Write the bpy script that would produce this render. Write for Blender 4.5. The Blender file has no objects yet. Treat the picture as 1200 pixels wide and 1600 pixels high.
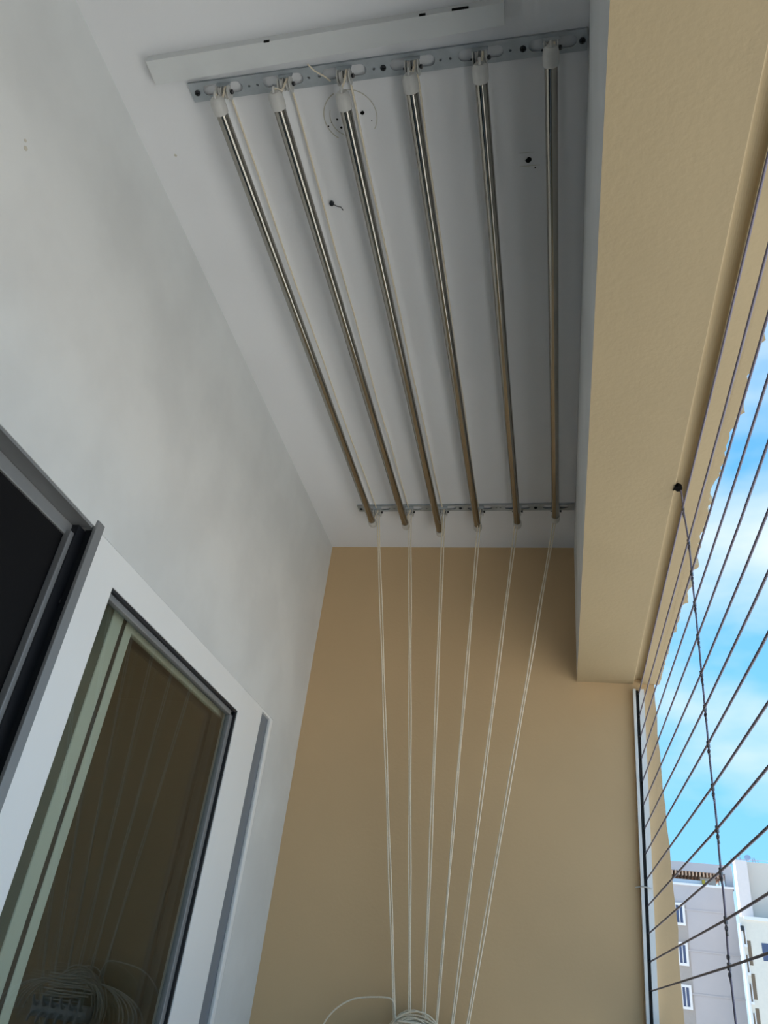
import bpy, bmesh, math, random
from mathutils import Vector, Matrix
random.seed(7)
C = bpy.context.scene.collection
SC = bpy.context.scene

# ------------------------------------------------------------------ camera
# the origin is the phone's position; x = across the balcony (right = outside), y = along it, z = up
R0 = Vector((0.97582533, 0.18616351, 0.11449049))
R1 = Vector((-0.00677483, 0.54937432, -0.8355489))
R2 = Vector((-0.21844685, 0.81457413, 0.5373546))
cd = bpy.data.cameras.new('camera'); cam = bpy.data.objects.new('camera', cd); C.objects.link(cam)
m = Matrix.Identity(4)
for i in range(3):
    m[i][0] = R0[i]; m[i][1] = -R1[i]; m[i][2] = -R2[i]
cam.matrix_world = m
cd.sensor_fit = 'VERTICAL'; cd.sensor_height = 36; cd.lens = 1202.05 * 36 / 1600
cd.clip_start = 0.02; cd.clip_end = 2000
SC.camera = cam

# ------------------------------------------------------------------ sky, sun, exposure
SKY = 1.0
SUN = 9.0
SC.view_settings.view_transform = 'Standard'; SC.view_settings.look = 'None'
SC.view_settings.gamma = 1; SC.view_settings.use_curve_mapping = False
SC.view_settings.exposure = 0.54
w = bpy.data.worlds.new('sky'); SC.world = w; w.use_nodes = True
nt = w.node_tree; nt.nodes.clear()
N = nt.nodes.new; L = nt.links.new
tc = N('ShaderNodeTexCoord'); sep = N('ShaderNodeSeparateXYZ'); L(tc.outputs['Generated'], sep.inputs[0])
gr = N('ShaderNodeValToRGB'); L(sep.outputs['Z'], gr.inputs[0])
e = gr.color_ramp.elements
e[0].position = 0.0; e[0].color = (0.24, 0.58, 0.84, 1)
e[1].position = 0.75; e[1].color = (0.10, 0.34, 0.72, 1)
x = e.new(0.35); x.color = (0.17, 0.49, 0.83, 1)
mp = N('ShaderNodeMapping'); mp.inputs['Scale'].default_value = (2.2, 2.2, 5.0); mp.inputs['Location'].default_value = (0.55, 0.2, 0.0)
L(tc.outputs['Generated'], mp.inputs[0])
nz = N('ShaderNodeTexNoise'); nz.inputs['Scale'].default_value = 1.3; nz.inputs['Detail'].default_value = 5; nz.inputs['Roughness'].default_value = 0.5
L(mp.outputs[0], nz.inputs['Vector'])
cr = N('ShaderNodeValToRGB'); L(nz.outputs['Fac'], cr.inputs[0])
cr.color_ramp.elements[0].position = 0.46; cr.color_ramp.elements[1].position = 0.72
mx = N('ShaderNodeMix'); mx.data_type = 'RGBA'; L(cr.outputs[0], mx.inputs['Factor']); L(gr.outputs[0], mx.inputs['A'])
mx.inputs['B'].default_value = (0.63, 0.72, 0.81, 1)
bg = N('ShaderNodeBackground'); bg.inputs['Strength'].default_value = SKY; L(mx.outputs['Result'], bg.inputs[0])
wo = N('ShaderNodeOutputWorld'); L(bg.outputs[0], wo.inputs[0])

sd = bpy.data.lights.new('sun', 'SUN'); sd.energy = SUN; sd.angle = 0.01; sd.color = (1.0, 0.96, 0.91)
so = bpy.data.objects.new('sun', sd); C.objects.link(so); so.location = (-30, 40, 60)
so.rotation_euler = Vector((-0.30, 0.45, 0.84)).to_track_quat('Z', 'Y').to_euler()

# ------------------------------------------------------------------ materials
def s2l(c):
    return tuple(((v/255)/12.92 if v/255 <= .04045 else ((v/255+.055)/1.055)**2.4) for v in c)
def mat(name, rgb, rough=0.6, metal=0.0, spec=0.5, var=0.0, vscale=6.0, bump=0.0, bscale=120.0, tint=None):
    M = bpy.data.materials.new(name); M.use_nodes = True
    t = M.node_tree; b = t.nodes['Principled BSDF']
    c = s2l(rgb)
    b.inputs['Base Color'].default_value = (*c, 1); b.inputs['Roughness'].default_value = rough
    b.inputs['Metallic'].default_value = metal; b.inputs['Specular IOR Level'].default_value = spec
    g = t.nodes.new('ShaderNodeTexCoord')
    n = t.nodes.new('ShaderNodeTexNoise'); n.inputs['Scale'].default_value = vscale; n.inputs['Detail'].default_value = 4
    t.links.new(g.outputs['Object'], n.inputs['Vector'])
    r = t.nodes.new('ShaderNodeValToRGB'); t.links.new(n.outputs['Fac'], r.inputs[0])
    d = tint and s2l(tint) or tuple(v*(1-var) for v in c)
    r.color_ramp.elements[0].position = .38; r.color_ramp.elements[0].color = (*d, 1)
    r.color_ramp.elements[1].position = .62; r.color_ramp.elements[1].color = (*c, 1)
    t.links.new(r.outputs[0], b.inputs['Base Color'])
    if bump:
        n2 = t.nodes.new('ShaderNodeTexNoise'); n2.inputs['Scale'].default_value = bscale; n2.inputs['Detail'].default_value = 3
        t.links.new(g.outputs['Object'], n2.inputs['Vector'])
        bp = t.nodes.new('ShaderNodeBump'); bp.inputs['Strength'].default_value = bump; bp.inputs['Distance'].default_value = .002
        t.links.new(n2.outputs['Fac'], bp.inputs['Height']); t.links.new(bp.outputs[0], b.inputs['Normal'])
    return M
M_WHITE = mat('white_wall_paint', (217, 220, 221), .55, var=.085, vscale=4.5, bump=.12, bscale=60)
M_CEIL = mat('white_ceiling_paint', (234, 235, 238), .7, var=.03, vscale=3, bump=.15, bscale=80)
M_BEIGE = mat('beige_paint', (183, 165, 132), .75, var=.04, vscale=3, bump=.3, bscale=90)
M_BEIGE2 = mat('beige_end_wall_paint', (208, 178, 137), .7, var=.04, vscale=2.5, bump=.2, bscale=90)
M_ALW = mat('white_powder_coat', (234, 236, 237), .35, var=.02, vscale=4)
M_ALG = mat('grey_aluminium', (138, 140, 142), .45, metal=.35, var=.05, vscale=20)
M_GROOVE = mat('grey_channel', (120, 126, 134), .5, var=.03)
M_RUB_GAP = mat('black_rubber_and_gap', (26, 28, 34), .5, var=.1)
M_SCREEN = mat('black_insect_mesh', (20, 20, 22), .8, spec=.15, var=.1, vscale=200)
M_GALV = mat('galvanised_steel', (182, 189, 194), .5, metal=.3, var=.10, vscale=45)
M_STEEL = mat('polished_stainless_steel', (162, 158, 150), .07, metal=1.0, var=.03, vscale=8)
M_SCREW = mat('dark_screw_steel', (70, 72, 76), .4, metal=.8, var=.2, vscale=200)
M_NYLON = mat('white_nylon', (200, 199, 196), .45, var=.03, vscale=60)
M_CORD = mat('white_cord', (238, 226, 204), .7, var=.12, vscale=300)
M_CABLE = mat('coated_steel_cable', (122, 116, 134), .45, metal=.3, var=.15, vscale=200)
M_CLAMP = mat('cable_clamp_steel', (120, 118, 120), .35, metal=.8, var=.2, vscale=200)
M_HOLE = mat('dark_hole', (18, 17, 16), .9, spec=.1, var=.1)
M_SCAR_SHADE = mat('scar_and_end_shade', (202, 198, 186), .8, var=.12, vscale=80)
M_FLOOR = mat('floor_tile', (178, 174, 168), .4, var=.06)
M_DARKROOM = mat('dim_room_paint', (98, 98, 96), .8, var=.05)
M_SASH = mat('pale_sash', (212, 216, 208), .4, var=.03)
M_WOOD = mat('dark_rail', (58, 46, 44), .5, var=.1)
M_BLDG = mat('distant_render', (186, 182, 186), .85, var=.04, vscale=.4)
M_BLDG2 = mat('distant_cream_render', (214, 204, 194), .85, var=.03, vscale=.4)
M_BWHITE = mat('distant_white_trim', (232, 232, 236), .7, var=.02)
M_BWIN = mat('distant_window_glass', (70, 82, 120), .12, spec=.8, var=.15, vscale=3)  # bluish base colour stands in for the reflection in the panes
M_BROWN = mat('distant_brown_timber', (214, 178, 150), .8, var=.1)
M_YEL = mat('distant_yellow_plastic', (205, 175, 60), .6, var=.1)
M_GROUND = mat('dry_ground', (184, 182, 174), .9, var=.15, vscale=.05)
def glass(name):
    M = bpy.data.materials.new(name); M.use_nodes = True; t = M.node_tree; t.nodes.clear()
    o = t.nodes.new('ShaderNodeOutputMaterial'); tr = t.nodes.new('ShaderNodeBsdfTransparent'); tr.inputs[0].default_value = (.86, .89, .86, 1)
    gl = t.nodes.new('ShaderNodeBsdfGlossy'); gl.inputs['Roughness'].default_value = 0.0
    fr = t.nodes.new('ShaderNodeFresnel'); fr.inputs['IOR'].default_value = 1.55
    mu = t.nodes.new('ShaderNodeMath'); mu.operation = 'MULTIPLY'; mu.inputs[1].default_value = 1.55; mu.use_clamp = True
    ge = t.nodes.new('ShaderNodeNewGeometry'); iv = t.nodes.new('ShaderNodeMath'); iv.operation = 'SUBTRACT'; iv.inputs[0].default_value = 1
    m2 = t.nodes.new('ShaderNodeMath'); m2.operation = 'MULTIPLY'
    t.links.new(fr.outputs[0], mu.inputs[0]); t.links.new(ge.outputs['Backfacing'], iv.inputs[1])
    t.links.new(mu.outputs[0], m2.inputs[0]); t.links.new(iv.outputs[0], m2.inputs[1])
    ms = t.nodes.new('ShaderNodeMixShader'); t.links.new(m2.outputs[0], ms.inputs[0]); t.links.new(tr.outputs[0], ms.inputs[1]); t.links.new(gl.outputs[0], ms.inputs[2])
    t.links.new(ms.outputs[0], o.inputs[0]); return M
M_GLASS = glass('window_glass')

# ------------------------------------------------------------------ helpers
class MB:
    """collects geometry for ONE mesh object"""
    def __init__(s): s.v = []; s.f = []; s.mi = []; s.sm = []
    def add(s, vs, fs, mi=0, smooth=False):
        o = len(s.v); s.v += [tuple(v) for v in vs]
        for f in fs: s.f.append(tuple(i+o for i in f)); s.mi.append(mi); s.sm.append(smooth)
        return s
    def box(s, x0, x1, y0, y1, z0, z1, mi=0, T=None):
        vs = [Vector((x, y, z)) for z in (z0, z1) for y in (y0, y1) for x in (x0, x1)]
        if T: vs = [T @ v for v in vs]
        return s.add(vs, [(0, 2, 3, 1), (4, 5, 7, 6), (0, 1, 5, 4), (2, 6, 7, 3), (0, 4, 6, 2), (1, 3, 7, 5)], mi)
    def bbox(s, x0, x1, y0, y1, z0, z1, b=.002, mi=0):
        bm = bmesh.new(); bmesh.ops.create_cube(bm, size=1)
        for v in bm.verts: v.co = Vector(((x0+x1)/2+v.co.x*(x1-x0), (y0+y1)/2+v.co.y*(y1-y0), (z0+z1)/2+v.co.z*(z1-z0)))
        bmesh.ops.bevel(bm, geom=bm.edges[:], offset=b, segments=2, affect='EDGES', profile=.5)
        bm.verts.index_update()
        s.add([v.co.copy() for v in bm.verts], [[v.index for v in f.verts] for f in bm.faces], mi); bm.free(); return s
    def tube(s, pts, r, n=8, mi=0, caps=True):
        pts = [Vector(p) for p in pts]; vs = []; up = None
        for i, p in enumerate(pts):
            d = (pts[min(i+1, len(pts)-1)] - pts[max(i-1, 0)]).normalized()
            if up is None: up = d.orthogonal().normalized()
            up = (up - d*up.dot(d)).normalized(); q = d.cross(up)
            rr = r[i] if isinstance(r, (list, tuple)) else r
            for k in range(n):
                a = 2*math.pi*k/n; vs.append(p + (up*math.cos(a)+q*math.sin(a))*rr)
        fs = [(i*n+k, i*n+(k+1) % n, (i+1)*n+(k+1) % n, (i+1)*n+k) for i in range(len(pts)-1) for k in range(n)]
        s.add(vs, fs, mi, True)
        if caps:
            s.add(vs[:n], [tuple(reversed(range(n)))], mi); s.add(vs[-n:], [tuple(range(n))], mi)
        return s
    def torus(s, c, ax, R, r, n=20, m_=6, mi=0):
        c = Vector(c); ax = Vector(ax).normalized(); u = ax.orthogonal().normalized(); v = ax.cross(u); vs = []
        for i in range(n):
            a = 2*math.pi*i/n; d = u*math.cos(a)+v*math.sin(a)
            for k in range(m_):
                b = 2*math.pi*k/m_; vs.append(c+d*(R+r*math.cos(b))+ax*r*math.sin(b))
        s.add(vs, [(i*m_+k, ((i+1) % n)*m_+k, ((i+1) % n)*m_+(k+1) % m_, i*m_+(k+1) % m_) for i in range(n) for k in range(m_)], mi, True); return s
    def prism(s, poly, ax, a0, a1, mis=None, smooth=False):
        """poly in the two other axes (in xyz order), extruded along ax from a0 to a1"""
        def mk(p, a):
            return {'x': (a, p[0], p[1]), 'y': (p[0], a, p[1]), 'z': (p[0], p[1], a)}[ax]
        n = len(poly); vs = [mk(p, a0) for p in poly]+[mk(p, a1) for p in poly]
        o = len(s.v); s.v += vs
        for k in range(n):
            s.f.append((o+k, o+(k+1) % n, o+n+(k+1) % n, o+n+k)); s.mi.append(mis[k] if mis else 0); s.sm.append(smooth)
        s.f.append(tuple(o+i for i in reversed(range(n)))); s.f.append(tuple(o+n+i for i in range(n))); s.mi += [0, 0]; s.sm += [False, False]
        return s
    def build(s, name, mats, parent=None, label=None, kind=None):
        me = bpy.data.meshes.new(name); me.from_pydata(s.v, [], s.f)
        if not isinstance(mats, (list, tuple)): mats = [mats]
        for q in mats: me.materials.append(q)
        for p, i, q in zip(me.polygons, s.mi, s.sm): p.material_index = i; p.use_smooth = q
        bm = bmesh.new(); bm.from_mesh(me); bmesh.ops.recalc_face_normals(bm, faces=bm.faces[:]); bm.to_mesh(me); bm.free()
        o = bpy.data.objects.new(name, me); C.objects.link(o)
        if parent: o.parent = parent; o.matrix_parent_inverse = Matrix.Translation(parent_loc(parent)).inverted()
        if label: o['label'] = label
        if kind: o['kind'] = kind
        return o
def parent_loc(p):      # meshes are built in world coordinates, so only an Empty shifts its children
    return Vector(p.location) if p.type == 'EMPTY' else Vector((0, 0, 0))
def tag(o, label, cat, group=None):
    o['label'] = label; o['category'] = cat
    if group: o['group'] = group
    return o
def thing(name, loc, label, cat, group=None):
    o = bpy.data.objects.new(name, None); o.empty_display_size = .05; C.objects.link(o); o.location = loc
    return tag(o, label, cat, group)
def struct(name, mb, mats, label=None):
    o = mb.build(name, mats); o['kind'] = 'structure'
    o['label'] = label or name.replace('_', ' '); return o

H = 1.625       # ceiling above the camera
XL = -.939      # face of the house wall
YE = 2.734      # face of the end wall
SO = 1.0625     # soffit of the edge beam
XB = .0685      # inner face of the beam
XO = .345       # outer edge
YN = -1.7       # end wall behind the camera
ZF = -1.3       # floor

# ------------------------------------------------------------------ setting
struct('ceiling', MB().box(XL-.15, XB+.02, YN, YE+.1, H, H+.2), M_CEIL, 'white painted balcony ceiling')
ceiling = bpy.data.objects['ceiling']
struct('floor', MB().box(XL-.15, XO, YN, YE+.1, ZF-.15, ZF), M_FLOOR, 'tiled balcony floor')
wl = MB()
wl.box(XL-.15, XL, YN, YE, .768, H)
wl.box(XL-.15, XL, 2.436, YE, ZF, .768)
wl.box(XL-.15, XL, YN, -.9, ZF, .768)
struct('wall_left', wl, M_WHITE, 'white house wall with the sliding door')
wall_left = bpy.data.objects['wall_left']
# end wall with a slightly uneven outer arris
we = MB(); n = 40; poly = [(XL-.15, ZF-.15), (XL-.15, H+.2), (XO, H+.2)]
for i in range(n+1):
    z = SO - (SO-ZF)*i/n
    poly.append((XO-.004+random.uniform(-.003, .003)+.006*math.sin(z*5), z))
poly.append((XO, ZF-.15))
we.prism(poly, 'y', YE, YE+.16)
struct('wall_end', we, M_BEIGE2, 'beige painted end wall')
struct('wall_near', MB().box(XL-.15, XO, YN-.15, YN, ZF-.15, H+.2), M_BEIGE2, 'beige end wall behind the camera')
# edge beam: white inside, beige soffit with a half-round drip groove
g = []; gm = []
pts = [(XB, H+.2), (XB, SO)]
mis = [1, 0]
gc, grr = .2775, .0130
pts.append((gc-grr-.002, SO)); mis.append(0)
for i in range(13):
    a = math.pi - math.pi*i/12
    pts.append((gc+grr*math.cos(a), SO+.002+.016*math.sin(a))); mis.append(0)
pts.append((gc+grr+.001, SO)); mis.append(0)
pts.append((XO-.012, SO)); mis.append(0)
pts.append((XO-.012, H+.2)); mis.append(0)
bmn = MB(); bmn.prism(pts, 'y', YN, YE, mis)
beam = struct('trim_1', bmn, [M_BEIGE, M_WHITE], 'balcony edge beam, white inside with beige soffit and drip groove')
# ragged plaster drip edge along the outside of the soffit
rg = MB(); yy = YN; low = []; 
while yy < YE:
    j = .004*math.sin(yy*7)+.003*math.sin(yy*31+1)+random.uniform(-.0035, .0035)
    if random.random() < .1: j += .008
    low.append((XO+.006+j*(1 if yy < 2.4 else .3), yy)); yy += random.uniform(.006, .018)
low = [(XO-.013, YN)]+low+[(XO-.003, YE), (XO-.013, YE)]
rg.prism(low, 'z', SO-.0002, SO+.02)
rg.build('plaster_edge', M_BEIGE, beam, 'ragged plaster drip edge')
# unseen storeys above and house behind, added against the sun; parapet
struct('wall_sunblock', MB().box(-9, XO-.02, YN-3, YE+.16, H+.2, H+7).box(-9, XL-.15, YN-3, YN-.15, ZF-16, H+.2)
       .box(-9, XL-.15, YE+.16, YE+.4, ZF-16, H+.2).box(-9, -8.8, YN-3, YE+.4, ZF-16, H+.2), M_BEIGE, 'unseen storeys added above and around the balcony to keep the sun out')
pp = MB(); pp.box(.25, .33, YN, YE, ZF-.15, -.62)  # kerb out of view, kept low so daylight reaches ceiling and end wall
par = struct('wall_right', pp, M_BEIGE, 'unseen balcony kerb kept low for daylight, with a dark handrail above')
MB().bbox(.255, .325, YN, YE, -.034, .006, .004).build('handrail', M_WOOD, par, 'dark handrail')
for k in range(5):
    MB().bbox(.275, .305, YN+.3+k*.95, YN+.33+k*.95, -.63, -.03, .003).build('post', M_ALW, par)
# dim room behind the sliding door
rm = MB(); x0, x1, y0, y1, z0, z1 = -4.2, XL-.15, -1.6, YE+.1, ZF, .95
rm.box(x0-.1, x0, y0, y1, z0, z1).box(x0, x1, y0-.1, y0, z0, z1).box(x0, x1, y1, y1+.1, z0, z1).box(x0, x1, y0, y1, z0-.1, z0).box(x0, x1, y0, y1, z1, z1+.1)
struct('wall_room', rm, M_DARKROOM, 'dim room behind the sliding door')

# ------------------------------------------------------------------ sliding door in the house wall
d1 = MB()      # fixed grey frame round the open, meshed half
d1.prism([(XL-.004, .768), (XL-.004, .776), (XL-.05, .776), (XL-.05, .768)], 'y', -.9, 1.206)
door = struct('door_1', d1, M_ALG, 'grey aluminium frame of the sliding door')
MB().box(XL-.085, XL-.002, -.9, 1.206, .762, .768).build('head_track', M_ALG, door)
MB().bbox(XL-.075, XL-.041, -.9, 1.206, .733, .762, .002).build('track_lip', M_ALG, door, 'lower lip of the head track')
MB().bbox(XL-.003, XL+.005, 1.211, 1.237, ZF, .783, .0012).build('jamb', M_ALG, door, 'grey outer jamb strip')
MB().box(XL-.085, XL-.026, 1.196, 1.2362, ZF, .762).box(XL-.03, XL-.003, 1.226, 1.2362, ZF, .775).build('jamb_channel', M_RUB_GAP, door, 'black brush channel of the jamb')
MB().bbox(XL-.046, XL-.030, 1.184, 1.212, ZF, .742, .002).build('screen_stile', M_ALG, door, 'grey stile of the insect screen')
MB().torus((XL-.024, 1.226, .60), (1, 0, 0), .005, .0015, 12, 5).build('latch_ring', M_SCREW, door)
MB().box(XL-.052, XL-.047, -.9, 1.19, ZF, .75).build('insect_screen', M_SCREEN, door, 'black insect mesh')
# white sliding leaf, flush with the wall
lf = MB()
lf.bbox(XL-.045, XL, 1.2365, 1.339, ZF, .7678, .0012)
lf.bbox(XL-.045, XL, 2.135, 2.327, ZF, .7678, .0012)
lf.box(XL-.045, XL-.0004, 1.335, 2.150, .693, .7678)
lf.box(XL-.045, XL-.0004, 1.335, 2.140, ZF, ZF+.12)
win = struct('window_1', lf, M_ALW, 'white framed glazed sliding leaf')
gk = MB()
gk.box(XL-.02, XL-.003, 1.339, 2.135, .686, .693).box(XL-.02, XL-.003, 2.128, 2.135, ZF+.12, .693).box(XL-.02, XL-.006, 1.339, 1.342, ZF+.12, .693)
gk.build('gasket', M_RUB_GAP, win, 'black glazing gasket')
bd = MB()
bd.bbox(XL-.026, XL-.010, 1.339, 2.128, .672, .686, .002).bbox(XL-.026, XL-.010, 2.108, 2.128, ZF+.12, .686, .002)
bd.build('glazing_bead', M_ALG, win, 'grey glazing bead')
MB().box(XL-.024, XL-.019, 1.335, 2.13, ZF+.1, .69).build('pane', M_GLASS, win)
# second pair of sashes seen through the glass
sb = MB()
sb.bbox(-.997, -.985, 1.443, 1.487, ZF, .70, .003)
sb.build('rear_stile', M_SASH, win, 'pale stile of the rear sash')
sb = MB()
sb.bbox(-1.0, -.985, 1.503, 1.535, ZF, .70, .003).box(-1.0, -.986, 1.53, 2.25, .672, .70).box(-1.0, -.986, 2.21, 2.25, ZF, .70)
sb.build('rear_sash', M_SASH, win, 'pale frame of the rear sash')
MB().box(-.996, -.991, 1.53, 2.22, ZF, .68).build('rear_pane', M_GLASS, win)
MB().box(-1.003, -.987, 1.487, 1.503, ZF, .70).build('gap_shade', M_RUB_GAP, win, 'dark strip painting the shaded gap between sashes')  # black strip set flush so the gap between sashes looks dark
MB().box(-.992, -.988, 1.3, 1.444, ZF, .70).build('rear_mesh', mat('grey_mesh', (88, 94, 88), .8, var=.04, vscale=30), win, 'grey-green mesh behind the near side of the pane')
# channel between the leaf and the wall
ch = MB(); ch.box(XL-.045, XL-.010, 2.31, 2.436, ZF, .768)
t2 = struct('trim_2', ch, M_GROOVE, 'grey recessed channel beside the white sliding leaf')
MB().bbox(XL-.0105, XL+.001, 2.411, 2.4355, ZF, .767, .003).build('lip', M_ALW, t2, 'white lip of the channel')
MB().box(XL-.045, XL-.001, 2.327, 2.411, .760, .768).build('end_stop', M_ALW, t2, 'white top of the channel')

# marks on the ceiling and walls
def disc(c, ax, r, name, m_, par, seed=0, th=.0008):
    rnd = random.Random(seed); b = MB(); n = 10; poly = [(c[0]+math.cos(2*math.pi*i/n)*r*rnd.uniform(.75, 1.15), c[1]+math.sin(2*math.pi*i/n)*r*rnd.uniform(.75, 1.15)) for i in range(n)]
    if ax == 'z': b.prism(poly, 'z', H-th, H+.001)
    else: b.prism([(p[0], p[1]) for p in poly], 'x', XL-.001, XL+th)
    return b.build(name, m_, par)
cx, cy = -.435, .885
sc = MB(); R_ = .058; n = 64
def ringseg(b, a0, a1, R0_, w_, k=22):
    for i in range(k):
        a = math.radians(a0+(a1-a0)*i/k); b2 = math.radians(a0+(a1-a0)*(i+1)/k)
        q = [(cx+math.cos(t)*r, cy+math.sin(t)*r) for t, r in ((a, R0_), (b2, R0_), (b2, R0_+w_), (a, R0_+w_))]
        b.prism(q, 'z', H-.0008, H+.0005)
ringseg(sc, 130, 245, R_, .0022); ringseg(sc, -90, 35, R_, .0016); ringseg(sc, 100, 205, R_-.013, .0014)
sc.build('fitting_scar', M_SCAR_SHADE, ceiling, 'circular trace left by a removed ceiling fitting')
for k, (px_, py_, r) in enumerate([(-.407, .8805, .0045), (-.419, .889, .0028), (-.466, .888, .0022), (-.461, .9075, .0028), (-.489, .901, .0018), (-.48, .893, .0013), (-.39, .9, .0011)]):
    disc((px_, py_), 'z', r, 'screw_hole', M_HOLE, ceiling, k)
disc((-.055, 1.033), 'z', .0068, 'cable_hole', M_HOLE, ceiling, 30)
disc((-.041, 1.053), 'z', .0018, 'screw_hole', M_HOLE, ceiling, 31)
MB().box(-.075, -.03, 1.0465, 1.0475, H-.0006, H+.001).box(-.075, -.042, 1.014, 1.0148, H-.0006, H+.001).build('pencil_mark', M_SCAR_SHADE, ceiling, 'thin pencil lines beside the cable hole')
disc((-.872, .926), 'z', .0035, 'stain', M_SCAR_SHADE, ceiling, 33)
disc((.656, 1.232), 'x', .005, 'stain', M_SCAR_SHADE, wall_left, 34); disc((.648, 1.243), 'x', .003, 'stain', M_SCAR_SHADE, wall_left, 35)
# wire stub
ws = thing('wire_stub', (-.527, 1.093, H), 'small dark screw with a bent wire stub on the ceiling between the pipes', 'wire')
MB().tube([(-.529, 1.091, H+.001), (-.529, 1.091, H-.006)], .006, 10).build('screw', M_SCREW, ws)
MB().tube([(-.527, 1.092, H-.004), (-.517, 1.098, H-.006), (-.508, 1.102, H-.005), (-.505, 1.112, H-.004)], .0012, 5).build('wire', M_SCREW, ws)

# white batten in front of the near rail
bt = MB()
q0 = [(-.836, .704), (-.09, .694), (-.09, .734), (-.836, .754)]
bt.prism(q0, 'z', H-.022, H+.001)
batten = thing('ceiling_batten', (-.46, .72, H), 'long white boxed batten on the ceiling in front of the near slotted rail', 'batten')
bt.build('cover', M_WHITE, batten)
for k, (bx, by, L_) in enumerate([(-.565, .703, .006), (-.245, .697, .006), (-.172, .696, .016)]):
    MB().box(bx-L_, bx+L_, by-.0042, by-.0015, H-.0235, H-.0185).build('chip', M_HOLE, batten, 'dark chip in the batten edge')
MB().box(-.8372, -.8358, .706, .754, H-.021, H-.001).build('end_shade', M_SCAR_SHADE, batten, 'batten end with its shade painted on')  # thin darker slab paints the shade on the batten's end

# ------------------------------------------------------------------ slotted rails with pulleys
PX = [-.690, -.551, -.422, -.279, -.142, -.004]
FX = [-.677, -.550, -.419, -.282, -.142, -.002]
def plate_mesh(name, x0, x1, y0, y1, slots, holes, z, th, parent):
    cu = bpy.data.curves.new(name, 'CURVE'); cu.dimensions = '2D'; cu.fill_mode = 'BOTH'; cu.extrude = th/2
    def sp(pts):
        s_ = cu.splines.new('POLY'); s_.points.add(len(pts)-1); s_.use_cyclic_u = True
        for p, q in zip(s_.points, pts): p.co = (q[0], q[1], 0, 1)
    sp([(x0, y0), (x1, y0), (x1, y1), (x0, y1)])
    for a, b, c, d in slots:
        r = (d-c)/2; k = 7; pts = []
        for i in range(k+1):
            t = -math.pi/2+math.pi*i/k; pts.append((b-r+r*math.cos(t), (c+d)/2+r*math.sin(t)))
        for i in range(k+1):
            t = math.pi/2+math.pi*i/k; pts.append((a+r+r*math.cos(t), (c+d)/2+r*math.sin(t)))
        sp(pts)
    for hx, hy, r in holes: sp([(hx+r*math.cos(2*math.pi*i/10), hy+r*math.sin(2*math.pi*i/10)) for i in range(10)])
    tmp = bpy.data.objects.new(name, cu); C.objects.link(tmp)
    bpy.context.view_layer.update()
    me = bpy.data.meshes.new_from_object(tmp); bpy.data.objects.remove(tmp)
    for v in me.vertices: v.co.z += z
    me.materials.clear(); me.materials.append(M_GALV)
    o = bpy.data.objects.new(name, me); C.objects.link(o); o.parent = parent
    o.matrix_parent_inverse = Matrix.Translation(parent.location).inverted()
    return o
WZ = H-.022
def rail(xs, yc, half, x0, x1, label, holes, screws, sl, wo):
    t = thing('slotted_rail', ((x0+x1)/2, yc, H), label, 'rail', 'galvanised ceiling rails of the clothes airer')
    plate_mesh('plate', x0, x1, yc-half, yc+half, [(a, b, yc-.0125, yc+.0105) for a, b in sl], holes, H-.0052, .0024, t)
    fl = MB().box(x0, x1, yc-half, yc-half+.0015, H-.005, H).box(x0, x1, yc+half-.0015, yc+half, H-.005, H)
    fl.build('flange', M_GALV, t)
    for hx in screws:
        s_ = MB().tube([(hx, yc+.001, H-.004), (hx, yc+.001, H-.0085), (hx, yc+.001, H-.0095)], [.0062, .0062, .004], 12).build('screw', M_SCREW, t)
        MB().box(hx-.004, hx+.004, yc+.0003, yc+.0017, H-.0102, H-.0095).box(hx-.0007, hx+.0007, yc-.003, yc+.005, H-.0102, H-.0095).build('cross_slot', M_HOLE, s_)
    for i, px_ in enumerate(xs):
        b = MB(); b.box(px_-.016, px_+.016, yc-.0135, yc-.0115, H-.02, H-.004)
        for q_ in (-1, 1): b.box(px_+q_*.0105-.0006, px_+q_*.0105+.0006, yc-.0125, yc+.009, WZ-.004, H-.004)
        p = b.build('pulley', M_GALV, t)
        for q_ in (-1, 1):      # white nylon cheeks hanging below the plate
            ch_ = MB().tube([(px_+q_*.0118, yc, WZ-.004), (px_+q_*.0140, yc, WZ-.004)], .0155, 24); ch_.build('cheek', M_NYLON, p)
            wx = px_+q_*wo; wb = MB(); pr = [(-.0036, .0125), (-.0028, .0135), (-.0012, .0105), (.0012, .0105), (.0028, .0135), (.0036, .0125)]
            nn = 20; vs = []
            for (dx, r) in pr:
                for k in range(nn): a = 2*math.pi*k/nn; vs.append((wx+dx, yc+r*math.cos(a), WZ+r*math.sin(a)))
            fs = [(j*nn+k, j*nn+(k+1) % nn, (j+1)*nn+(k+1) % nn, (j+1)*nn+k) for j in range(5) for k in range(nn)]
            wb.add(vs, fs, 0, True); wb.add(vs[:nn], [tuple(range(nn))]); wb.add(vs[-nn:], [tuple(range(nn))])
            wb.build('wheel', M_NYLON, p)
        MB().tube([(px_-.019, yc, WZ-.002), (px_+.0165, yc, WZ-.002)], .0022, 8).tube([(px_+.0155, yc, WZ-.002), (px_+.0195, yc, WZ-.002)], .0046, 6).build('bolt', M_SCREW, p)
        MB().torus((px_+.0198, yc, WZ-.002), (1, 0, 0), .0032, .0012, 12, 5).build('nut', M_CLAMP, p)
    return t
nearslots = [(-.742, -.652), (-.606, -.515), (-.472, -.378), (-.328, -.234), (-.187, -.096), (-.047, .046)]
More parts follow.
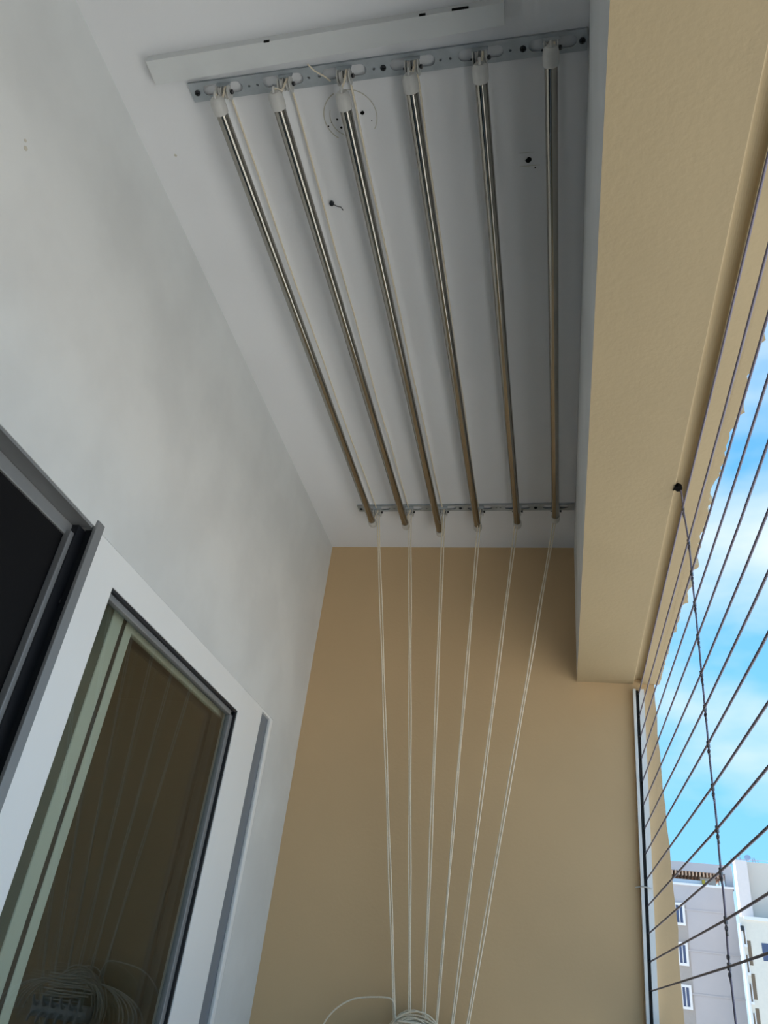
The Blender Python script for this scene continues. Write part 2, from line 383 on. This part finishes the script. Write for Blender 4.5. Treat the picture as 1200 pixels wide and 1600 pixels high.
rail(PX, .788, .0205, -.772, XB-.003, 'wide near slotted steel rail on the ceiling, at the top of the photo',
     [(x, .789, .0028) for x in (-.637, -.618, -.503, -.480, -.362, -.223, -.203, -.083)], [-.757, -.342, -.061+.003, .056], nearslots, .0065)
rail(FX, 2.43, .0205, -.757, XB-.003, 'far slotted steel rail on the ceiling close to the beige end wall',
     [(x, 2.43, .0028) for x in (-.612, -.595, -.485, -.345, -.22, -.205)], [-.745, -.355, -.075], [(x-.046, x+.046) for x in FX], .0042)

# ------------------------------------------------------------------ six pipes and their cords
PZ = H-.062
pn = [(-.695, .806), (-.566, .811), (-.425, .829), (-.281, .811), (-.140, .809), (-.004, .795)]
pf = [(-.695, 2.432), (-.567, 2.451), (-.440, 2.502), (-.291, 2.466), (-.142, 2.445), (-.003, 2.407)]
ordn = ['first', 'second', 'third', 'fourth', 'fifth', 'sixth']
plab = ['leftmost of the six stainless steel drying pipes, nearest the white house wall',
        'stainless steel drying pipe second from the left, nearest the wire stub on its right',
        'stainless steel drying pipe third from the left, crossing the round ceiling mark',
        'stainless steel drying pipe fourth from the left, right of the round ceiling mark',
        'stainless steel drying pipe fifth from the left, passing left of the dark cable hole',
        'rightmost of the six stainless steel drying pipes, running beside the edge beam']
clab = ['white pull cord pair of the leftmost pipe, falling furthest left on the beige wall',
        'white pull cord pair of the second pipe, hanging almost upright on the beige wall',
        'white pull cord pair of the third pipe, second to the right of the upright pair',
        'thinnest looking white pull cord pair, fourth from the left on the beige wall',
        'white pull cord pair of the fifth pipe, next to the rightmost slanting pair',
        'white pull cord pair of the rightmost pipe, slanting most across the beige wall']
clab[2] = 'white pull cord pair third from the left on the beige wall, from the third pipe'
bot = [(-.474, -.039), (-.430, -.034), (-.389, -.029), (-.351, -.025), (-.305, -.019), (-.260, -.014)]
def cap(a, d, par):
    """white nylon plug: collar, shoulder and an eye for the cord; a = pipe end, d = outward direction"""
    a = Vector(a); d = Vector(d)
    b = MB().tube([a-d*.004, a+d*.003, a+d*.018, a+d*.026, a+d*.031], [.0150, .0160, .0160, .0145, .009], 20)
    b.torus(a+d*.033+Vector((0, 0, .001)), (1, 0, 0), .006, .0028, 16, 6)
    return b.build('end_cap', M_NYLON, par, 'white nylon end cap')
for i in range(6):
    a = Vector((pn[i][0], pn[i][1], PZ)); b = Vector((pf[i][0], pf[i][1], PZ)); d = (b-a).normalized()
    t = thing('drying_pipe', (a+b)/2, plab[i], 'pipe', 'six drying pipes of the clothes airer')
    tb = MB(); tb.tube([a, b], .013, 48, caps=True); tb.build('tube', M_STEEL, t)
    cap(a, -d, t); cap(b, d, t)
    c = thing('pull_cord', (FX[i], 2.43, H-.02), clab[i], 'cord', 'pull cords of the clothes airer')
    xa, xb = PX[i]+.0065, FX[i]-.0042
    zt = WZ+.0115
    # where the cords are tied, behind the hank on the end wall
    tx, tz = bot[i]; sl = (tx-FX[i])/(1.603-tz)
    ex, ez = tx+sl*(tz+.125), -.125
    cx_ = [-.36+.033*(i-2.5)]
    sA = [(a.x, a.y-.036, PZ+.003), (a.x*.5+xa*.5, .789, PZ+.018)]
    sA += [(xa, .788-.0115, WZ-.004), (xa, .788-.009, WZ+.0075), (xa, .788, zt), (xa, .84, zt)]
    for k in range(1, 8):
        f = k/8; sA.append((xa+(xb-xa)*f+.0015*math.sin(k*2.1+i), .84+(2.40-.84)*f, zt-.010*math.sin(math.pi*f)))
    sA += [(xb, 2.42, zt), (xb, 2.43, zt), (xb, 2.439, WZ+.0075), (xb, 2.4435, WZ-.004)]
    def down(x0, off, ph):
        r = []
        n_ = 14
        for k in range(1, n_+1):
            f = k/n_; z = WZ-.01+(ez-WZ+.01)*f
            r.append((x0+(ex+off-x0)*f+.0012*math.sin(ph+k*1.7), 2.4435+(2.69-2.4435)*f+.0006*math.sin(k+ph), z))
        return r
    off = [.0028, .002, .0028, .0012, .003, .0038][i]
    MB().tube(sA+down(xb, -off, i), .0023, 7).build('strand', M_CORD, c)
    xc = FX[i]+.0042
    sB = [(b.x, b.y+.034, PZ+.003), (b.x*.5+xc*.5, 2.43 if b.y < 2.48 else 2.45, PZ+.02), (xc, 2.43-.0115, WZ-.004), (xc, 2.421, WZ+.0075), (xc, 2.43, zt), (xc, 2.439, WZ+.0075), (xc, 2.4435, WZ-.004)]
    MB().tube(sB+down(xc, off, i+2.5), .0023, 7).build('strand', M_CORD, c)
# loose end poking up at the third near pulley
tag(MB().tube([(-.452, .790, H-.03), (-.462, .782, H-.026), (-.480, .765, H-.03), (-.492, .752, H-.026)], .0016, 6).build('cord_tail', M_CORD),
    'short loose white cord end poking out beside the third pulley of the near rail', 'cord')

# cleat and hank of surplus cord
cl = thing('wall_cleat', (-.385, YE, -.13), 'white cord cleat with hooks on the end wall under the coiled cord', 'cleat')
MB().bbox(-.485, -.29, 2.622, YE, -.150, -.108, .006).build('base', M_NYLON, cl)
for k in range(6):
    hx = -.466+k*.032
    MB().tube([(hx, 2.63, -.118), (hx, 2.612, -.116), (hx, 2.60, -.105), (hx, 2.597, -.092)], [.006, .0055, .005, .0035], 8).tube([(hx, 2.63, -.138), (hx, 2.612, -.140), (hx, 2.60, -.151), (hx, 2.597, -.164)], [.006, .0055, .005, .0035], 8).build('hook', M_NYLON, cl)
hk = MB()
rnd = random.Random(4)
for k in range(22):
    pts = []; R1_ = rnd.uniform(.075, .105); R2_ = rnd.uniform(.085, .12); ox = -.41+rnd.uniform(-.012, .012); oz = -.118+rnd.uniform(-.012, .010); oy = 2.665+rnd.uniform(-.018, .016); ph = rnd.uniform(0, 6)
    for j in range(29):
        a = 2*math.pi*j/28
        pts.append((ox+R1_*math.cos(a)*(1+.05*math.sin(3*a+ph)), oy+.008*math.sin(2*a+ph), oz+R2_*math.sin(a)*(1+.06*math.sin(2*a+ph))))
    hk.tube(pts, .0024, 6)
for k in range(9):      # turns wound across the bundle
    z = -.03-k*.0085; hk.tube([(-.46+.02*math.sin(k), 2.642, z), (-.42, 2.636, z+.003*math.sin(k*2)), (-.36, 2.636, z-.002), (-.31+.01*math.sin(k*3), 2.645, z)], .0026, 6)
for s_, n_ in ((-1, 6), (1, 7)):      # sagging side loops
    for k in range(n_):
        r = .06+.008*k; pts = [(-.41+s_*(.05+r*(1-math.cos(a))), 2.66+.004*math.sin(k*2+a), -.05-.035*math.sin(a*.5)-.05*(a/3.14)+.045*math.sin(a)) for a in [math.pi*j/14 for j in range(15)]]
        hk.tube(pts, .0024, 6)
tag(hk.build('cord_hank', M_CORD), 'coiled hank of surplus white cord at the foot of the pull cords', 'cord')
lp = [(-.469, 2.665, -.06), (-.471, 2.665, -.03), (-.477, 2.665, .006), (-.485, 2.668, .020), (-.498, 2.67, .0245), (-.535, 2.675, .0225), (-.592, 2.68, .0145), (-.620, 2.68, .004), (-.648, 2.68, -.013), (-.672, 2.68, -.036), (-.689, 2.68, -.062), (-.70, 2.68, -.10), (-.685, 2.68, -.15), (-.62, 2.68, -.2), (-.52, 2.675, -.2), (-.46, 2.67, -.16)]
def smooth(p, it=2):
    for _ in range(it):
        q = [p[0]]
        for a, b in zip(p, p[1:]):
            q += [tuple(.75*u+.25*v for u, v in zip(a, b)), tuple(.25*u+.75*v for u, v in zip(a, b))]
        p = q+[p[-1]]
    return p
tag(MB().tube(smooth(lp), .0024, 7).build('loose_cord', M_CORD), 'loose white cord loop arching left of the coiled hank', 'cord')

# ------------------------------------------------------------------ cable grille on the open side
tr = thing('cable_track', (.26, YE, .5), 'white slotted aluminium track on the end wall holding the steel cables', 'track')
def trk(x0t, x1t, x0b, x1b, ya, yb, z0, z1):
    b = MB(); vs = []
    for z, xa_, xb_ in ((z0, x0b, x1b), (z1, x0t, x1t)):
        vs += [(xa_, ya, z), (xb_, ya, z), (xb_, yb, z), (xa_, yb, z)]
    b.add(vs, [(0, 1, 2, 3), (4, 7, 6, 5), (0, 4, 5, 1), (1, 5, 6, 2), (2, 6, 7, 3), (3, 7, 4, 0)]); return b
TZ0, TZ1 = .006, 1.036
trk(.2595, .2685, .2395, .2485, YE-.022, YE, TZ0, TZ1).build('flange', M_ALW, tr)
trk(.2795, .2960, .2585, .2740, YE-.022, YE, TZ0, TZ1).build('flange', M_ALW, tr)
trk(.2685, .2795, .2485, .2585, YE-.006, YE, TZ0, TZ1).build('slot', M_RUB_GAP, tr, 'dark slot of the track')
zt_ = [.127+.0743*i for i in range(12)]+[1.018]
zc_ = [.124, .193, .270, .339, .413, .492, .561, .630, .707, .780, .850, .925, 1.026]
yc_ = [1.60, 1.585, 1.58, 1.57, 1.568, 1.565, 1.558, 1.552, 1.545, 1.54, 1.535, 1.53, 1.55]
hz = ['lowest', 'second lowest', 'third lowest', 'fourth from the bottom', 'fifth from the bottom', 'sixth from the bottom', 'middle', 'sixth from the top',
      'fifth from the top', 'fourth from the top', 'third highest', 'second highest', 'highest']
for i in range(13):
    xt = .2545+.020*(zt_[i]/1.04)+.004
    cb = MB().tube([(xt, YE-.012, zt_[i]), (.2810, yc_[i], zc_[i]), (.2835, 1.1, zc_[i]-.002), (.284, YN+.02, zc_[i]-.004)], .0022, 8)
    o = thing('steel_cable', (xt, YE-.012, zt_[i]), hz[i]+' of the horizontal steel cables across the balcony opening'
              + (', just under the beige soffit' if i == 12 else ''), 'cable', 'horizontal cables of the safety grille')
    cb.build('cable', M_CABLE, o)
    MB().tube([(xt-.001, YE-.008, zt_[i]), (xt, YE-.024, zt_[i])], [.004, .0028], 8).build('ferrule', M_CLAMP, o)
vc = thing('cross_cable', (.281, 1.55, .5), 'thin vertical cable tying the horizontal steel cables together', 'cable')
vp = [(.276, 1.525, SO+.004), (.279, 1.53, 1.045)]+[(.2822, y, z) for y, z in reversed(list(zip(yc_, zc_)))]+[(.2822, 1.60, .007)]
vv = []
for a, b in zip(vp, vp[1:]):
    vv += [a, tuple((u+v)/2+(0, .0025*math.sin(a[2]*40), 0)[k] for k, (u, v) in enumerate(zip(a, b)))]
vv.append(vp[-1])
MB().tube(vv, .0019, 7).build('cable', M_CABLE, vc)
for i in range(13):
    p = Vector((.2818, yc_[i], zc_[i]))
    b = MB().tube([p+Vector((0, 0, -.006)), p+Vector((0, 0, .006))], .0033, 8)
    b.torus(p+Vector((.0, .001, -.0125)), (1, .3, 0), .0042, .0012, 12, 5)
    b.tube([p+Vector((0, .001, -.017)), p+Vector((.001, .002, -.024))], .0021, 6)
    if i == 0: b.torus(p+Vector((0, -.001, .014)), (1, .3, 0), .0042, .0012, 12, 5)
    b.build('clamp', M_CLAMP, vc)
ah = MB(); 
ah.prism([(.262, 1.505), (.266, 1.512), (.270, 1.508), (.277, 1.513), (.280, 1.52), (.276, 1.53), (.269, 1.53), (.264, 1.524), (.260, 1.527), (.263, 1.517)], 'z', SO-.003, SO+.006)
ah.build('anchor_hole', M_HOLE, beam, 'broken dark hole where the vertical cable is anchored')
tie = MB().tube([(.232, YE-.006, .398), (.242, YE-.012, .400), (.252, YE-.026, .400), (.268, YE-.027, .398), (.281, YE-.02, .396)], .0022, 6)
tag(tie.build('cable_tie', M_NYLON), 'small white tie across the cable track', 'tie')

# ------------------------------------------------------------------ outside
struct('ground', MB().box(-60, 260, -150, 400, -17.2, -17), M_GROUND, 'ground far below')
D = 2.2
def bwin(par, x0, x1, z0, z1, y):
    f = MB(); t = .16; f.box(x0-t, x1+t, y-.14, y+.02, z0-t, z0).box(x0-t, x1+t, y-.14, y+.02, z1, z1+t).box(x0-t, x0, y-.14, y+.02, z0, z1).box(x1, x1+t, y-.14, y+.02, z0, z1)
    f.box((x0+x1)/2-.03, (x0+x1)/2+.03, y-.08, y+.02, z0, z1)
    fo = f.build('window', M_BWHITE, par)
    MB().box(x0, x1, y-.02, y+.0, z0, z1).build('pane', M_BWIN, fo)
YA = 30*D
A = thing('apartment_building', (4*D, YA, -17), 'grey apartment block with three white framed windows and a roof pergola', 'building')
wa = MB(); xa1 = 5.66*D; ztop = 4.60*D
wa.box(1.5*D, xa1, YA, YA+16, -17, ztop); wa.build('wall', M_BLDG, A)
MB().box(1.5*D, xa1+.08, YA-.1, YA+.3, ztop, ztop+.14).build('coping', M_BWHITE, A)
for z in (.3, 1.46, 2.66, 3.86):
    MB().box(1.5*D, xa1+.02, YA-.04, YA+.1, z*D-.05, z*D+.05).build('floor_band', M_BLDG, A)
MB().box(3.35*D, 4.14*D, YA-.02, YA+.1, -17, 3.98*D).build('recess_shade', mat('distant_shaded_render', (168, 162, 160), .85, var=.03), A)  # darker strip paints the shadow of the recess around the windows
for z in (3.44, 2.28, 1.09, -.08): bwin(A, 3.80*D, 4.00*D, z*D, (z+.52)*D, YA-.04)
MB().box(1.5*D, 5.76*D, YA+.6, YA+3.6, 5.10*D, 5.38*D).build('pergola_slab', M_BLDG, A)
MB().box(5.52*D, 5.76*D, YA+.6, YA+1.1, 4.6*D, 5.1*D).build('post', M_BLDG, A)
MB().box(1.5*D, 4.98*D, YA+.8, YA+1.0, 4.6*D, 4.84*D).build('low_wall', M_BWHITE, A)
MB().box(4.75*D, 5.25*D, YA+1.2, YA+1.4, 4.6*D, 4.98*D).build('low_wall', M_BLDG2, A)
rf = MB(); x_ = 3.0*D
while x_ < 5.45*D:
    rf.box(x_, x_+.11, YA+.7, YA+3.5, 4.96*D, 5.10*D); rf.box(x_+.02, x_+.08, YA+2.0, YA+2.1, 4.84*D, 4.96*D); x_ += .25
ro = rf.build('rafters', M_BROWN, A, 'row of brown pergola rafters'); ro['kind'] = 'stuff'
MB().box(1.5*D, 4.9*D, YA+2.2, YA+2.4, 4.6*D, 4.96*D).build('terrace_wall', mat('distant_warm_render', (226, 200, 170), .85, var=.03), A)
MB().bbox(4.76*D, 4.86*D, YA+.5, YA+.75, 4.66*D, 4.86*D, .05).build('awning_bundle', M_YEL, A, 'small yellow bundle on the parapet')
YB = 26*D
B = thing('stair_tower_building', (5.2*D, YB, -17), 'cream building with staggered slot openings and antennas on its roof', 'building')
xb0 = 4.98*D
def away(x, y0_, y1_): return x*y1_/y0_+.3
wb = MB(); wb.prism([(5.10*D, YB+.6), (14*D, YB+.6), (16*D, YB+14), (away(5.10*D, YB+.6, YB+14), YB+14)], 'z', -17, 4.82*D); wb.build('upper_wall', M_BLDG2, B)
MB().box(5.06*D, 5.38*D, YB, YB+.8, 3.1*D, 4.80*D).build('corner_column', mat('distant_pale_pink', (228, 218, 216), .85, var=.02), B)
lw = MB(); lw.prism([(4.86*D, YB-1.4), (14*D, YB-1.4), (14*D, YB+.7), (away(4.86*D, YB-1.4, YB+.7)-.2, YB+.7)], 'z', -17, 3.22*D); lw.build('lower_wall', mat('distant_light_cream', (224, 218, 208), .85, var=.03), B)
MB().box(4.98*D, 14*D, YB-1.5, YB-1.38, 3.16*D, 3.24*D).build('coping', M_BWHITE, B)
MB().box(4.85*D, 4.90*D, YB-1.5, YB-1.2, -17, 3.06*D).build('pilaster', M_BWHITE, B)
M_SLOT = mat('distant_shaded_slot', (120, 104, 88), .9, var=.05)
yb = YB-1.4
g_ = D*(yb/YB)
for k in range(4):      # wide slots, shade put in their colour, and, stepped between them, thin framed ones
    z1 = (2.71-.80*k)*g_
    MB().box(5.125*g_, 5.215*g_, yb-.02, yb+.06, z1-.60*g_, z1).build('slot_shade', M_SLOT, B)
    z1 = (3.03-.68*k)*g_; x0 = 5.045*g_; x1 = x0+.045*g_
    fr = MB(); fr.box(x0-.06, x1+.06, yb-.10, yb, z1-.42*g_-.14, z1-.42*g_).box(x0-.05, x0, yb-.06, yb, z1-.42*g_, z1).box(x1, x1+.05, yb-.06, yb, z1-.42*g_, z1)
    fo = fr.build('slot_frame', M_BWHITE, B); MB().box(x0, x1, yb-.03, yb+.02, z1-.42*g_, z1).build('slot_recess_shade', M_SLOT, fo)
MB().box(4.86*D, 4.93*D, yb-.35, yb, 2.86*D, 2.98*D).build('vent', M_SCREW, B)
MB().box(5.36*D, 5.6*D, yb-.02, yb+.03, 2.2*D, 2.62*D).build('window', M_BWIN, B)
an = thing('roof_antennas', (5.6*D, YB+3, 4.82*D), 'cluster of bluish antennas and a dish on the cream building roof', 'antenna')
M_ANT = mat('distant_blue_metal', (150, 165, 190), .6, var=.1)
rnd = random.Random(9); ab = MB()
for k in range(9):
    xx = 5.15*D+k*.22; h_ = rnd.uniform(.25, .65); ab.tube([(xx, YB+2, 4.82*D), (xx+rnd.uniform(-.2, .2), YB+2, 4.82*D+h_)], .03, 5)
ab.tube([(5.12*D, YB+2, 4.82*D+.35), (6.4*D, YB+2, 4.82*D+.42)], .025, 5)
ab.build('mast', M_ANT, an)
MB().tube([(5.62*D, YB+2, 4.82*D+.3), (5.6*D, YB+1.9, 4.82*D+.45), (5.59*D, YB+1.8, 4.82*D+.5)], [.04, .14, .2], 14).build('dish', M_ANT, an)
# unseen block added beyond the right of the frame to bounce daylight in
F = thing('daylight_block', (40, 0, -17), 'pale unseen block added across the street to bounce daylight into the balcony', 'building')
MB().box(38, 50, -40, 34, -17, 1.5).build('wall', M_BLDG2, F)
